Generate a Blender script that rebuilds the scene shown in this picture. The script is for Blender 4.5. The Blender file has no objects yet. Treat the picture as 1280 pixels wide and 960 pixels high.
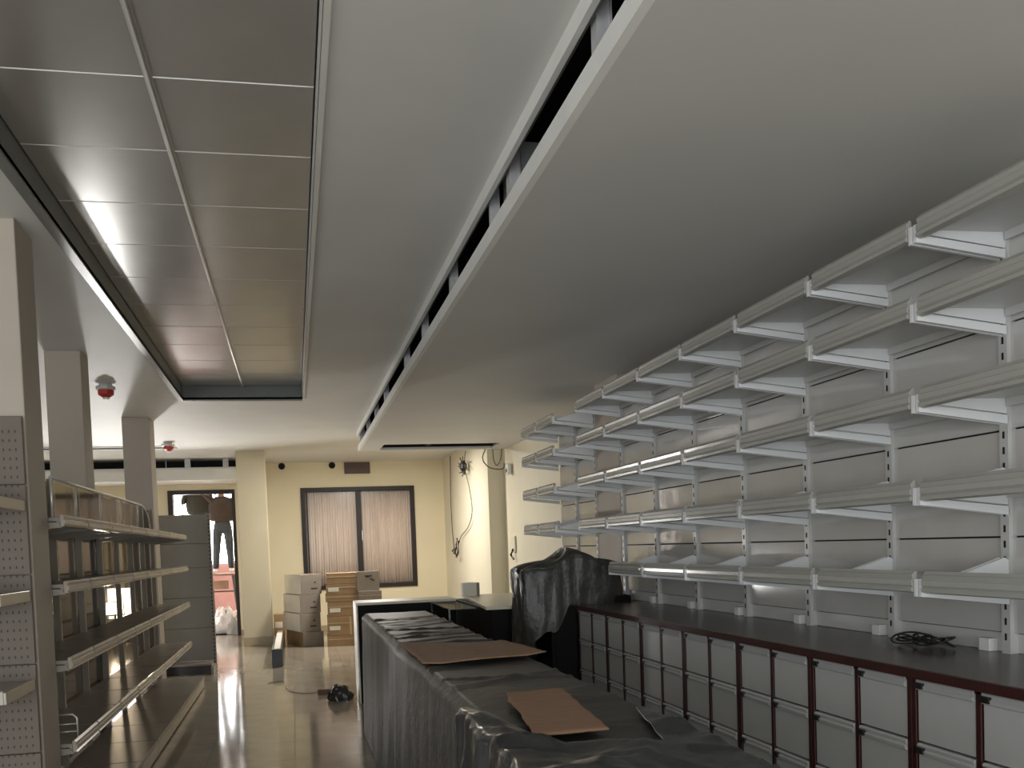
import bpy, bmesh, math, random
from mathutils import Matrix, Vector, noise
random.seed(7)
sc = bpy.context.scene
COL = sc.collection
EYE = 1.45          # camera height above the floor

# ---------------------------------------------------------------- camera
F_PX, CX, CY, YAW, PITCH, ROLL = 1102.3, 586.1, 727.2, .194, -.041, .037
cam_d = bpy.data.cameras.new('camera'); cam = bpy.data.objects.new('camera', cam_d); COL.objects.link(cam)
F0 = Vector((math.sin(YAW), math.cos(YAW), 0)); R0 = Vector((math.cos(YAW), -math.sin(YAW), 0)); U0 = Vector((0, 0, 1))
Fw = F0*math.cos(PITCH)+U0*math.sin(PITCH); Up = U0*math.cos(PITCH)-F0*math.sin(PITCH)
Xc = R0*math.cos(ROLL)-Up*math.sin(ROLL); Yc = R0*math.sin(ROLL)+Up*math.cos(ROLL)
m = Matrix((Xc, Yc, -Fw)).transposed().to_4x4(); m.translation = (0, 0, EYE)
cam.matrix_world = m
cam_d.sensor_fit = 'HORIZONTAL'; cam_d.sensor_width = 36; cam_d.lens = F_PX*36/1280
cam_d.shift_x = (640-CX)/1280; cam_d.shift_y = (CY-480)/1280
cam_d.clip_start = .05; cam_d.clip_end = 100
sc.camera = cam

# ---------------------------------------------------------------- view, world, large lights
sc.view_settings.view_transform = 'Standard'; sc.view_settings.look = 'None'
sc.view_settings.gamma = 1; sc.view_settings.use_curve_mapping = False
sc.view_settings.exposure = 1.02
sc.cycles.max_bounces = 10; sc.cycles.diffuse_bounces = 6; sc.cycles.glossy_bounces = 5
sc.cycles.sample_clamp_indirect = 6
W = bpy.data.worlds.new('world'); sc.world = W; W.use_nodes = True
W.node_tree.nodes['Background'].inputs[0].default_value = (.75, .85, 1, 1)
W.node_tree.nodes['Background'].inputs[1].default_value = .3

def area(name, loc, rot, sx, sy, power, col):
    d = bpy.data.lights.new(name, 'AREA'); d.shape = 'RECTANGLE'; d.size = sx; d.size_y = sy; d.energy = power; d.color = col
    o = bpy.data.objects.new(name, d); COL.objects.link(o); o.location = loc; o.rotation_euler = rot
    return o
P2 = math.pi/2
# daylight entering through the glazed shop front behind the camera (faces +Y)
area('shopfront_daylight', (-1.7, -3.12, 1.36), (P2, 0, 0), 7.4, 2.4, 135, (.97, 1, 1))
# added fill light through unseen openings in the left wall (faces +X)
area('left_side_fill', (-6.1, .4, 1.6), (P2, 0, -P2), 3.6, 1.8, 12, (.97, 1, 1))
area('left_side_fill', (-6.1, 7.4, 1.25), (P2, 0, -P2), 4.2, 1.1, 5, (1, .98, .95))
# added fill for the rear wall, hidden above the end of the lowered soffit
area('rear_bay_fill', (1.22, 13.3, 2.98), (0, 0, 0), .3, .3, 52, (1, .95, .86))
# ---------------------------------------------------------------- materials
def mat(name, col, rough=.5, metal=0, var=.06, scale=6, bump=0, bscale=40, coat=0, emit=None, estr=0, stretch=None, spec=None):
    M = bpy.data.materials.new(name); M.use_nodes = True
    nt = M.node_tree; b = nt.nodes['Principled BSDF']
    b.inputs['Roughness'].default_value = rough; b.inputs['Metallic'].default_value = metal
    if coat: b.inputs['Coat Weight'].default_value = coat; b.inputs['Coat Roughness'].default_value = .12
    if spec is not None: b.inputs['Specular IOR Level'].default_value = spec
    tc = nt.nodes.new('ShaderNodeTexCoord'); mp = nt.nodes.new('ShaderNodeMapping')
    nt.links.new(tc.outputs['Object'], mp.inputs['Vector'])
    if stretch: mp.inputs['Scale'].default_value = stretch
    n = nt.nodes.new('ShaderNodeTexNoise'); n.inputs['Scale'].default_value = scale; n.inputs['Detail'].default_value = 5
    nt.links.new(mp.outputs['Vector'], n.inputs['Vector'])
    r = nt.nodes.new('ShaderNodeValToRGB'); r.color_ramp.elements[0].position = .3; r.color_ramp.elements[1].position = .7
    r.color_ramp.elements[0].color = (*[c*(1-var) for c in col], 1); r.color_ramp.elements[1].color = (*[min(1, c*(1+var)) for c in col], 1)
    nt.links.new(n.outputs['Fac'], r.inputs['Fac']); nt.links.new(r.outputs['Color'], b.inputs['Base Color'])
    if bump:
        n2 = nt.nodes.new('ShaderNodeTexNoise'); n2.inputs['Scale'].default_value = bscale; n2.inputs['Detail'].default_value = 3
        nt.links.new(mp.outputs['Vector'], n2.inputs['Vector'])
        bp = nt.nodes.new('ShaderNodeBump'); bp.inputs['Strength'].default_value = bump; bp.inputs['Distance'].default_value = .02
        nt.links.new(n2.outputs['Fac'], bp.inputs['Height']); nt.links.new(bp.outputs['Normal'], b.inputs['Normal'])
    if emit:
        b.inputs['Emission Color'].default_value = (*emit, 1); b.inputs['Emission Strength'].default_value = estr
    return M

M = {}
M['ceil'] = mat('ceiling_paint', (.655, .655, .635), .62, var=.03, scale=2)
M['soffit'] = mat('soffit_paint', (.625, .625, .61), .55, var=.03, scale=1.5)
M['rim'] = mat('soffit_edge', (.82, .82, .79), .6, var=.03)
M['tile'] = mat('coffer_tile', (.35, .335, .31), .21, metal=.18, var=.04, scale=3)
M['tbar'] = mat('coffer_bar', (.50, .49, .47), .35, metal=.5, var=.05)
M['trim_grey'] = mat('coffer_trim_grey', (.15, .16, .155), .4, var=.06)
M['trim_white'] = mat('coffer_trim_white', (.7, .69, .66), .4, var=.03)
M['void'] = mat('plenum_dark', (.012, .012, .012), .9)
M['stud'] = mat('galvanised_stud', (.60, .60, .61), .45, metal=.3, var=.15, scale=15)
M['yellow'] = mat('yellow_wall_paint', (.82, .735, .53), .7, var=.03, scale=1.5)
M['cream'] = mat('cream_wall_paint', (.78, .73, .58), .7, var=.03, scale=1.5)
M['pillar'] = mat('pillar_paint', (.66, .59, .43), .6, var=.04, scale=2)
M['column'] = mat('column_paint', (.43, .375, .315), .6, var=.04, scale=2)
M['wallgrey'] = mat('grey_wall_paint', (.62, .60, .56), .7, var=.04, scale=1)
M['skirt'] = mat('skirting', (.42, .34, .22), .35)
M['floor'] = mat('floor_tile', (.37, .32, .255), .10, var=.10, scale=4, bump=.03, bscale=5)
M['grout'] = mat('floor_grout', (.12, .10, .08), .5)
M['shelf'] = mat('white_shelf_enamel', (.58, .575, .555), .33, var=.02, scale=4)
M['rail'] = mat('price_rail_plastic', (.40, .395, .365), .25, var=.02)
M['bracket'] = mat('bracket_enamel', (.80, .81, .82), .35, var=.02)
M['panel'] = mat('back_panel_enamel', (.56, .545, .52), .07, var=.02, bump=.22, bscale=3.6, coat=.6)
M['slot'] = mat('upright_slots', (.01, .01, .01), .9)
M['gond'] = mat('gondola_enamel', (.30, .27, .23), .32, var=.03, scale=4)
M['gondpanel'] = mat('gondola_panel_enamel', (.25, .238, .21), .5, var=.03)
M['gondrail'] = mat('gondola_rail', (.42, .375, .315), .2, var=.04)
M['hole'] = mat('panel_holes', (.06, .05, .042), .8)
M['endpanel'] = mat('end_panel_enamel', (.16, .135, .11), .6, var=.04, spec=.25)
M['wire'] = mat('wire_guard', (.7, .7, .68), .3, metal=.5)
M['maroon'] = mat('maroon_laminate', (.038, .008, .006), .5, var=.2, scale=10)
M['drawer'] = mat('drawer_plastic', (.48, .485, .475), .42, var=.02)
M['tag'] = mat('black_tag', (.015, .013, .013), .4)
M['worktop'] = mat('dark_worktop', (.085, .074, .068), .25, var=.3, scale=5, stretch=(1, .3, 1))
M['plastic'] = mat('dusty_dark_plastic', (.044, .043, .039), .5, var=.18, scale=3, bump=.2, bscale=22)
M['plastic2'] = mat('glossy_black_plastic', (.030, .031, .031), .28, var=.3, scale=4, bump=.25, bscale=16)
M['wrap'] = mat('cling_wrap', (.048, .046, .040), .46, var=.35, scale=6, bump=.8, bscale=12, coat=.12)
M['black'] = mat('black_laminate', (.006, .006, .006), .6, spec=.15)
M['whitetop'] = mat('white_counter_top', (.74, .70, .58), .35, var=.03)
M['card'] = mat('bare_cardboard', (.24, .14, .085), .8, var=.10, scale=14, stretch=(1, 5, 1))
M['boxbrown'] = mat('brown_carton', (.36, .235, .125), .75, var=.08, scale=10)
M['boxgrey_shade'] = mat('grey_and_shaded_carton', (.28, .24, .20), .75, var=.05, scale=10)  # grey cartons, and the shade painted on the left stack's fronts
M['boxwhite_lit'] = mat('white_and_lit_carton', (.80, .76, .68), .7, var=.03)  # white carton, and the light painted on carton sides and bar top
M['label'] = mat('paper_label', (.8, .77, .68), .7)
M['tape'] = mat('carton_tape', (.55, .42, .26), .25)
M['ink'] = mat('carton_print', (.06, .05, .045), .8)
M['bronze'] = mat('dark_bronze_frame', (.016, .009, .009), .5)
M['curtain'] = mat('window_curtain', (.82, .70, .63), .85, var=.12, scale=5, stretch=(8, 1, .25))
M['red'] = mat('detector_red', (.45, .03, .02), .4)
M['white'] = mat('white_plastic', (.8, .8, .78), .4)
M['cable'] = mat('grey_cable', (.10, .09, .075), .5)
M['cableblack'] = mat('black_cable', (.012, .012, .012), .45)
M['vent'] = mat('brown_vent', (.10, .065, .055), .5)
M['navy'] = mat('dark_bar', (.02, .02, .028), .4)
M['bright'] = mat('back_room_wall', (.70, .67, .64), .8)
M['pink'] = mat('pink_wainscot', (.36, .18, .16), .7, var=.1)
M['wood'] = mat('scaffold_plank', (.20, .11, .07), .75, var=.2, stretch=(1, 6, 1))
M['ladder'] = mat('dark_steel', (.03, .02, .02), .5)
M['bag'] = mat('white_plastic_bag', (.75, .70, .70), .3, bump=.5, bscale=18)
M['skin'] = mat('skin', (.22, .12, .08), .55)
M['denim'] = mat('blue_grey_jeans', (.030, .037, .044), .85, var=.3, scale=8)
M['jbrown'] = mat('brown_jacket', (.026, .015, .010), .85, var=.2)
M['jolive'] = mat('dark_olive_top', (.014, .012, .007), .85, var=.2)
M['shoe'] = mat('pale_shoe', (.7, .68, .64), .6)
M['hair'] = mat('black_hair', (.01, .008, .007), .6)
M['lit'] = mat('lit_window', (.8, .8, .8), .6, emit=(1, .99, .97), estr=12)
M['lit2'] = mat('back_room_glow_panel', (.8, .8, .8), .6, emit=(1, .98, .96), estr=7)  # glow of the panel added in the back room
def glass(name, col=(1, 1, 1), rough=.02, alpha=.25):
    g = bpy.data.materials.new(name); g.use_nodes = True; nt = g.node_tree; nt.nodes.clear()
    o = nt.nodes.new('ShaderNodeOutputMaterial'); mx = nt.nodes.new('ShaderNodeMixShader'); t = nt.nodes.new('ShaderNodeBsdfTransparent'); gl = nt.nodes.new('ShaderNodeBsdfGlossy')
    t.inputs[0].default_value = (*col, 1); gl.inputs['Roughness'].default_value = rough; mx.inputs[0].default_value = alpha
    nt.links.new(t.outputs[0], mx.inputs[1]); nt.links.new(gl.outputs[0], mx.inputs[2]); nt.links.new(mx.outputs[0], o.inputs[0])
    return g
M['glass'] = glass('window_glass', (.97, .96, .95), .25, .03)
M['smoked'] = glass('smoked_back_panel', (.50, .45, .38), .06, .28)
M['acrylic'] = glass('acrylic_guard', (.80, .77, .70), .08, .22)

# ---------------------------------------------------------------- mesh helpers
class MB:
    def __init__(s): s.v = []; s.f = []
    def add(s, vs, fs):
        n = len(s.v); s.v += [tuple(v) for v in vs]; s.f += [tuple(i+n for i in f) for f in fs]; return s
    def box(s, x0, x1, y0, y1, z0, z1):
        return s.add([(x0, y0, z0), (x1, y0, z0), (x1, y1, z0), (x0, y1, z0), (x0, y0, z1), (x1, y0, z1), (x1, y1, z1), (x0, y1, z1)],
                     [(0, 3, 2, 1), (4, 5, 6, 7), (0, 1, 5, 4), (1, 2, 6, 5), (2, 3, 7, 6), (3, 0, 4, 7)])
    def prism(s, pts, axis, a0, a1):
        """pts: 2-D outline in the plane normal to axis ('x': (y,z), 'y': (x,z), 'z': (x,y))"""
        def mk(p, a): return {'x': (a, p[0], p[1]), 'y': (p[0], a, p[1]), 'z': (p[0], p[1], a)}[axis]
        n = len(pts)
        vs = [mk(p, a0) for p in pts]+[mk(p, a1) for p in pts]
        fs = [tuple(range(n)), tuple(range(2*n-1, n-1, -1))]+[(i, (i+n), (i+1) % n+n, (i+1) % n) for i in range(n)]
        return s.add(vs, fs)
    def tube(s, pts, r, seg=8):
        pts = [Vector(p) for p in pts]; n = len(pts); vs = []; fs = []
        for i, p in enumerate(pts):
            t = (pts[min(i+1, n-1)]-pts[max(i-1, 0)]).normalized()
            a = t.cross(Vector((0, 0, 1)) if abs(t.z) < .9 else Vector((1, 0, 0))).normalized(); b = t.cross(a)
            for k in range(seg):
                an = 2*math.pi*k/seg; vs.append(p+(a*math.cos(an)+b*math.sin(an))*r)
        for i in range(n-1):
            for k in range(seg): fs.append((i*seg+k, i*seg+(k+1) % seg, (i+1)*seg+(k+1) % seg, (i+1)*seg+k))
        fs.append(tuple(range(seg-1, -1, -1))); fs.append(tuple((n-1)*seg+k for k in range(seg)))
        return s.add(vs, fs)
    def lathe(s, prof, c=(0, 0, 0), seg=20):
        vs = []; fs = []
        for r, z in prof:
            for k in range(seg): an = 2*math.pi*k/seg; vs.append((c[0]+r*math.cos(an), c[1]+r*math.sin(an), c[2]+z))
        for i in range(len(prof)-1):
            for k in range(seg): fs.append((i*seg+k, i*seg+(k+1) % seg, (i+1)*seg+(k+1) % seg, (i+1)*seg+k))
        fs.append(tuple(range(seg-1, -1, -1))); fs.append(tuple((len(prof)-1)*seg+k for k in range(seg)))
        return s.add(vs, fs)
    def mesh(s, name, m, smooth=False):
        me = bpy.data.meshes.new(name); me.from_pydata(s.v, [], s.f); me.materials.append(M[m] if isinstance(m, str) else m)
        bm = bmesh.new(); bm.from_mesh(me); bmesh.ops.recalc_face_normals(bm, faces=bm.faces); bm.to_mesh(me); bm.free()
        if smooth:
            for p in me.polygons: p.use_smooth = True
        return me
    def build(s, name, m, parent=None, bevel=0, smooth=False, loc=None):
        return link(name, s.mesh(name, m, smooth), parent, bevel, loc)
def link(name, me, parent=None, bevel=0, loc=None):
    o = bpy.data.objects.new(name, me); COL.objects.link(o)
    if parent: o.parent = parent
    if loc is not None: o.location = loc
    if bevel:
        b = o.modifiers.new('bevel', 'BEVEL'); b.width = bevel; b.segments = 2; b.limit_method = 'ANGLE'
    return o
def tag(o, label, cat, group=None):
    o['label'] = label; o['category'] = cat
    if group: o['group'] = group
    return o
def thing(name, loc, label, cat, group=None):
    o = bpy.data.objects.new(name, None); COL.objects.link(o); o.location = loc; o.empty_display_size = .1
    return tag(o, label, cat, group)
def struct(o, label=None):
    o['kind'] = 'structure'
    if label: o['label'] = label
    return o
def B(*a): return MB().box(*a)

# ---------------------------------------------------------------- setting: levels
ZC, ZT, ZS = EYE+1.60, EYE+1.74, EYE+1.343      # ceiling, coffer tiles, lowered soffit
XL, XR, YF, YB = -6.0, 3.0, -3.0, 16.2
XS = .915                                        # edge of the lowered soffit
CX0, CX1, CY1, CY0 = -1.045, .155, 9.47, .4       # coffer opening

fl = struct(B(XL, XR, YF, YB+.2, -.2, -.006).build('floor', 'grout'), 'glossy beige tiled shop floor')
tme = B(.0015, .5985, .0015, .5985, -.012, 0).mesh('floor_tile', 'floor')
ix = [i for i in range(-10, 5)]
cnt = 0
for i in range(-3, 3):
    for j in range(5, 28):
        if cnt < 300: link('floor_tile', tme, fl, loc=(-.06+i*.6, .26+j*.6-.01, 0)); cnt += 1
rest = MB()
for i in range(-10, 6):
    for j in range(-6, 28):
        if not (-3 <= i < 3 and 5 <= j < 28):
            x, y = -.06+i*.6, .25+j*.6
            if x+.6 < XR+.1 and y > YF and y+.6 < YB+.25 : rest.box(max(x, XL), min(x+.597, XR-.01), y, y+.597, -.012, 0)
r_ = rest.build('outer_floor_tiles', 'floor', fl); r_['kind'] = 'stuff'

# walls
wr = struct(B(XR, XR+.2, YF, 12.4, 0, 3.4).build('wall_right', 'cream'), 'cream painted wall behind the wall shelving')
struct(B(2.77, XR+.2, 12.4, YB, 0, 3.4).build('wall_right_return', 'cream'), 'cream wall return beside the rear window wall')
struct(MB().box(XL-.2, XL, YF, -1.4, 0, 3.4).box(XL-.2, XL, 2.2, 5.3, 0, 3.4).box(XL-.2, XL, 9.5, YB, 0, 3.4).box(XL-.2, XL, 5.3, 9.5, 0, .7).box(XL-.2, XL, 5.3, 9.5, 1.8, 3.4).box(XL-.2, XL, -1.4, 2.2, 0, .7).box(XL-.2, XL, -1.4, 2.2, 2.5, 3.4).build('wall_left', 'wallgrey'))
bw = MB()
for x0, x1, z0, z1 in ((XL, -4.1, 0, 3.4), (-4.1, -2.4, 0, .38), (-4.1, -2.4, .96, 3.4), (-2.4, -2.13, 0, 3.4), (-2.13, -.99, 2.6, 3.4), (-.99, .156, 0, 3.4),
                       (.156, 2.215, 0, .745), (.156, 2.215, 2.593, 3.4), (2.215, XR+.2, 0, 3.4)):
    bw.box(x0, x1, YB, YB+.2, z0, z1)
struct(bw.build('wall_back', 'yellow'), 'pale yellow rear wall with window and doorway')
fw = MB()
for x0, x1, z0, z1 in ((XL, -5.5, 0, 3.4), (-5.5, 2.1, 0, .12), (-5.5, 2.1, 2.6, 3.4), (2.1, XR+.2, 0, 3.4)): fw.box(x0, x1, YF-.2, YF, z0, z1)
struct(fw.build('wall_front', 'wallgrey'))
w3 = thing('window_3', (0, YF-.1, 0), 'glazed shop front behind the camera', 'window'); w3['kind'] = 'structure'; del w3['category']
sf = MB()
for x in (-5.5, -3.6, -1.7, .2, 2.05): sf.box(x, x+.05, -.03, .03, .12, 2.6)
sf.box(-5.5, 2.1, -.03, .03, .12, .17); sf.box(-5.5, 2.1, -.03, .03, 2.55, 2.6); sf.build('window_frame', 'bronze', w3)

# ceiling (upper level) with the coffer opening
cl = MB()
t = .02
cl.box(XL, CX0, YF, YB, ZC, ZC+t); cl.box(CX1, XS, YF, YB, ZC, ZC+t)
cl.box(CX0, CX1, CY1, YB, ZC, ZC+t); cl.box(CX0, CX1, YF, CY0, ZC, ZC+t); cl.box(XS, XR, 12.15, YB, ZC, ZC+t)
ceil = struct(cl.build('ceiling', 'ceil'), 'grey-white painted ceiling with a long tiled coffer')
struct(B(XL, XR+.2, YF-.2, YB, 3.42, 3.5).build('ceiling_slab', 'void'))
# coffer: side frames, T-bar, tiles
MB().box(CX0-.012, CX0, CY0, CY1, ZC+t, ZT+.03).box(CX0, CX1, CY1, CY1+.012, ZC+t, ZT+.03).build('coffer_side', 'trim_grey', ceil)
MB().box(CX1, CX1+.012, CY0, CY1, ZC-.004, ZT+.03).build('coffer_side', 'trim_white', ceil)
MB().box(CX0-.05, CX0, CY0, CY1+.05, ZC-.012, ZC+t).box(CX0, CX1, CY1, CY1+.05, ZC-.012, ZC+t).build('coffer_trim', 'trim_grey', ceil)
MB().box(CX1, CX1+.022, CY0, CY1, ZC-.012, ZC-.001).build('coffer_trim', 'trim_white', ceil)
XB = -.441
MB().box(XB-.016, XB+.016, CY0, CY1, ZT-.012, ZT+.004).box(XB-.007, XB+.007, CY0, CY1, ZT-.03, ZT-.010).build('coffer_bar', 'tbar', ceil, bevel=.003)
def coffer_tile(w, d):
    b = .004; zz = .001       # a pressed metal tile: flat face with bevelled edges
    return MB().add([(0, 0, .01), (w, 0, .01), (w, d, .01), (0, d, .01), (b, b, zz), (w-b, b, zz), (w-b, d-b, zz), (b, d-b, zz)],
                    [(4, 7, 6, 5), (0, 4, 5, 1), (1, 5, 6, 2), (2, 6, 7, 3), (3, 7, 4, 0)]).mesh('coffer_tile', 'tile')
ta, tb = coffer_tile(.5975, .596), coffer_tile(.586, .596)
for k in range(-5, 10):
    y = 3.397+.6*k
    link('coffer_tile', ta, ceil, loc=(XB-.5975-.004, y+.002, ZT-.012)); link('coffer_tile', tb, ceil, loc=(XB+.006, y+.002, ZT-.012))
# far ledge between the last tile and the coffer end
MB().box(CX0, CX1, 9.39, CY1, ZT, ZT+.01).build('coffer_edge_strip', 'trim_grey', ceil)

# lowered soffit on the right, with the open trough along its edge
so = MB()
so.box(XS+.03, XR, YF, 11.45, ZS, ZS+.02).box(XS+.03, 1.2, 11.45, 12.15, ZS, ZS+.02).box(2.75, XR, 11.45, 12.15, ZS, ZS+.02).box(1.2, 2.75, 11.95, 12.15, ZS, ZS+.02)
soff = struct(so.build('ceiling_soffit', 'soffit'), 'lowered grey soffit running above the wall shelving')
B(XS, XS+.03, YF, 12.15, ZS, ZS+.072).build('soffit_edge_board', 'rim', soff)
B(XS-.012, XS+.01, YF, 12.15, ZC-.062, ZC+.01).build('ceiling_edge_board', 'rim', ceil)
B(XS+.01, XS+.026, YF, 12.15, ZC-.050, ZC+.01).build('ceiling_edge_angle', 'trim_grey', ceil)
B(XS+.03, XR, 12.12, 12.15, ZS+.02, ZC).build('soffit_end_board', 'rim', soff)
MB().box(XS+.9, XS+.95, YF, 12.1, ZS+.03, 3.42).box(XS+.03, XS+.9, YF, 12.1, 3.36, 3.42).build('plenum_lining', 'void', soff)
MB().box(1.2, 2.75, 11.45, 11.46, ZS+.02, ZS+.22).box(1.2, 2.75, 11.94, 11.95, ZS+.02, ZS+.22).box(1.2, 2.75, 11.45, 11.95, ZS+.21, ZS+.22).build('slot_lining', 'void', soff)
B(1.17, 2.78, 11.955, 11.985, ZS-.02, ZS).build('slot_lip', 'rim', soff, bevel=.004)
for y, w in ((2.576, .05), (3.66, .06), (4.02, .02), (5.08, .05), (6.21, .05), (7.22, .05), (8.86, .06), (9.92, .06), (11.03, .06), (11.95, .05), (1.5, .05)):
    MB().box(XS+.035, XS+.075, y-w/2, y+w/2, ZS+.02, 3.40).box(XS+.075, XS+.08, y-w/2-.012, y+w/2+.012, ZS+.02, 3.40).build('stud', 'stud', soff)
MB().tube([(XS+.05, 3.05, 2.86), (XS+.35, 3.35, 3.28)], .012).build('hanger_rod', 'stud', soff)
MB().tube([(XS+.05, 6.9, 2.86), (XS+.35, 7.2, 3.28)], .012).build('hanger_rod', 'stud', soff)
B(XS+.1, XS+.34, 3.68, 4.0, 2.84, 3.15).build('duct_box', 'stud', soff)

# bulkhead over the doorway with its open slot
bh = struct(MB().box(XL, -.62, 15.25, 15.29, 2.73, 2.905).box(XL, -.62, 15.29, YB, 2.70, 2.73).box(XL, -.62, 15.25, 15.29, 2.70, 2.73).build('trim_1', 'rim'), 'white bulkhead above the doorway')
B(XL, -.62, 15.21, 15.25, 2.885, 2.905).build('bulkhead_ledge', 'ceil', bh)
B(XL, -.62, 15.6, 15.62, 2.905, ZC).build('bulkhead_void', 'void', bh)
for x in (-1.67, -1.06, -2.6, -3.4, -4.3): B(x-.045, x+.045, 15.30, 15.35, 2.905, ZC).build('stud', 'stud', bh)
B(-2.02, -2.01, 15.32, 15.33, 2.905, ZC).build('hanger_rod', 'stud', bh)

# columns and pillar
def column(name, x0, x1, y0, y1, m, label):
    o = struct(B(x0, x1, y0, y1, 0, ZC).build(name, m, bevel=.006), label); return o
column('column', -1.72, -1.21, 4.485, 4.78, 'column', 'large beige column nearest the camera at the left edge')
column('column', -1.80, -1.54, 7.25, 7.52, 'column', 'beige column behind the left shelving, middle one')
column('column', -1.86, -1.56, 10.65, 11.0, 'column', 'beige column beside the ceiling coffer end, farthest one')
pl = column('pillar', -.83, -.39, 14.2, 14.62, 'pillar', 'yellow-beige pillar between the doorway and the window')
B(-.838, -.382, 14.19, 14.63, 0, .14).build('skirting', 'skirt', pl, bevel=.004)
bb = MB(); bb.box(-.99, 2.77, YB-.015, YB, 0, .1); struct(bb.build('baseboard_back', 'skirt', bevel=.003))

# rear window
win = bpy.data.objects.new('window_1', None); COL.objects.link(win); win.location = (0, YB, 0); struct(win, 'dark bronze sliding window with drawn striped curtains')
wx0, wx1, wz0, wz1 = .156, 2.215, .745, 2.593; fwd = .075
MB().box(wx0, wx0+fwd, -.03, .08, wz0, wz1).box(wx1-fwd, wx1, -.03, .08, wz0, wz1).box(wx0+fwd, wx1-fwd, -.03, .08, wz0, wz0+fwd).box(wx0+fwd, wx1-fwd, -.03, .08, wz1-fwd, wz1).build('window_frame', 'bronze', win, bevel=.004)
B(1.14, 1.235, -.02, .06, wz0+fwd, wz1-fwd).build('mullion', 'bronze', win, bevel=.004)
B(wx0+fwd+.02, wx0+fwd+.045, -.005, .05, wz0+fwd, wz1-fwd).build('sash_rail', 'bronze', win)
B(1.225, 1.24, -.035, -.02, 1.62, 1.80).build('handle', 'white', win)
for a, b in ((wx0+fwd, 1.14), (1.235, wx1-fwd)):
    B(a, b, .03, .034, wz0+fwd, wz1-fwd).build('pane', 'glass', win)
    c = MB(); n = 150
    prof = [(a+(b-a)*i/n, .10+.009*math.sin(i*.83)+.006*math.sin(i*.31+1)) for i in range(n+1)]
    vs = []; fs = []
    for zz in (wz0-.05, wz1+.05):
        vs += [(x, y, zz) for x, y in prof]
    fs = [(i, i+1, n+1+i+1, n+1+i) for i in range(n)]
    c.add(vs, fs); cu = c.build('curtain', 'curtain', win, smooth=True)
    s = cu.modifiers.new('thick', 'SOLIDIFY'); s.thickness = .004
B(wx0, wx1, .3, .32, wz0-.1, wz1+.1).build('outer_board', 'wallgrey', win)
# low lit window at the far left of the rear wall
lw = bpy.data.objects.new('window_2', None); COL.objects.link(lw); lw.location = (0, YB, 0); struct(lw, 'low bright window seen through the left shelving')
B(-4.1, -2.4, .12, .13, .38, .96).build('pane', 'lit', lw)
f2 = MB()
for x in (-4.1, -3.72, -3.25, -3.05, -2.75, -2.44): f2.box(x, x+.04, .02, .08, .38, .96)
f2.box(-4.1, -2.4, .02, .08, .38, .41); f2.box(-4.1, -2.4, .02, .08, .93, .96); f2.build('window_frame', 'white', lw)
# doorway
dr = bpy.data.objects.new('door_1', None); COL.objects.link(dr); dr.location = (0, YB, 0); struct(dr, 'open doorway with a dark frame leading to a bright room')
MB().box(-2.13, -2.05, -.02, .2, 0, 2.6).box(-1.05, -.99, -.02, .2, 0, 2.6).box(-2.05, -1.05, -.02, .2, 2.53, 2.6).build('door_frame', 'bronze', dr, bevel=.004)
# room behind the doorway
struct(B(-3.4, .1, 16.4, 20.2, -.2, 0).build('floor_back_room', 'bright'))
struct(B(-3.4, .1, 20.0, 20.2, 1.25, 3.4).build('wall_back_room', 'bright'))
w4 = struct(B(-3.0, -.3, 19.97, 19.995, 1.32, 3.1).build('back_room_glow', 'lit2'), 'glowing panel added to light the back room')  # added glowing panel: backlights the figures and spills light through the doorway
for x in (-3.0, -2.35, -1.65, -.95, -.34): B(x, x+.04, 19.94, 19.97, 1.32, 3.1).build('window_frame', 'bright', w4)  # bars across the added glowing panel
struct(B(-3.4, .1, 20.0, 20.2, 0, 1.25).build('wall_back_room_dado', 'pink'))
struct(B(-3.6, -3.4, 16.4, 20.2, 0, 3.4).build('wall_back_room_left', 'bright'))
struct(B(.1, .3, 16.4, 20.2, 0, 3.4).build('wall_back_room_right', 'bright'))
struct(B(-3.4, .1, 16.4, 20.2, 3.4, 3.5).build('ceiling_back_room', 'bright'))

# small fittings on wall and ceiling
v = thing('wall_vent', (0, YB, 0), 'dark brown vent opening above the rear window', 'vent')
B(.956, 1.42, -.03, 0, 2.83, 3.035).build('vent_frame', 'vent', v, bevel=.004)
for k in range(4): B(.975, 1.40, -.036, -.03, 2.85+k*.045, 2.88+k*.045).build('slat', 'vent', v)
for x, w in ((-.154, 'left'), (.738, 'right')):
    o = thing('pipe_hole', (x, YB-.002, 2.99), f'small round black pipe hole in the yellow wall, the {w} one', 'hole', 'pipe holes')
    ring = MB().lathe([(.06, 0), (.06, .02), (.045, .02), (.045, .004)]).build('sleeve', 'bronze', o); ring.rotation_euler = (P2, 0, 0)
    pl_ = MB().lathe([(.045, .0), (.045, .008)]).build('hole_dark', 'void', o); pl_.rotation_euler = (P2, 0, 0)  # black disc paints the dark depth of the hole
def detector(x, y, label):
    o = thing('fire_detector', (x, y, ZC), label, 'detector', 'fire detectors on the ceiling')
    MB().lathe([(.055, 0), (.06, -.02), (.085, -.025), (.085, -.055), (.07, -.06)]).build('base', 'stud', o)
    MB().lathe([(.07, -.06), (.068, -.10), (.03, -.125)]).build('dome', 'red', o)
    MB().lathe([(.03, -.125), (.025, -.14), (.01, -.145)]).build('lens', 'white', o)
detector(-1.626, 8.62, 'red and white fire detector on the ceiling between the columns')
detector(-1.668, 13.0, 'small red fire detector on the ceiling near the doorway')
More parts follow.
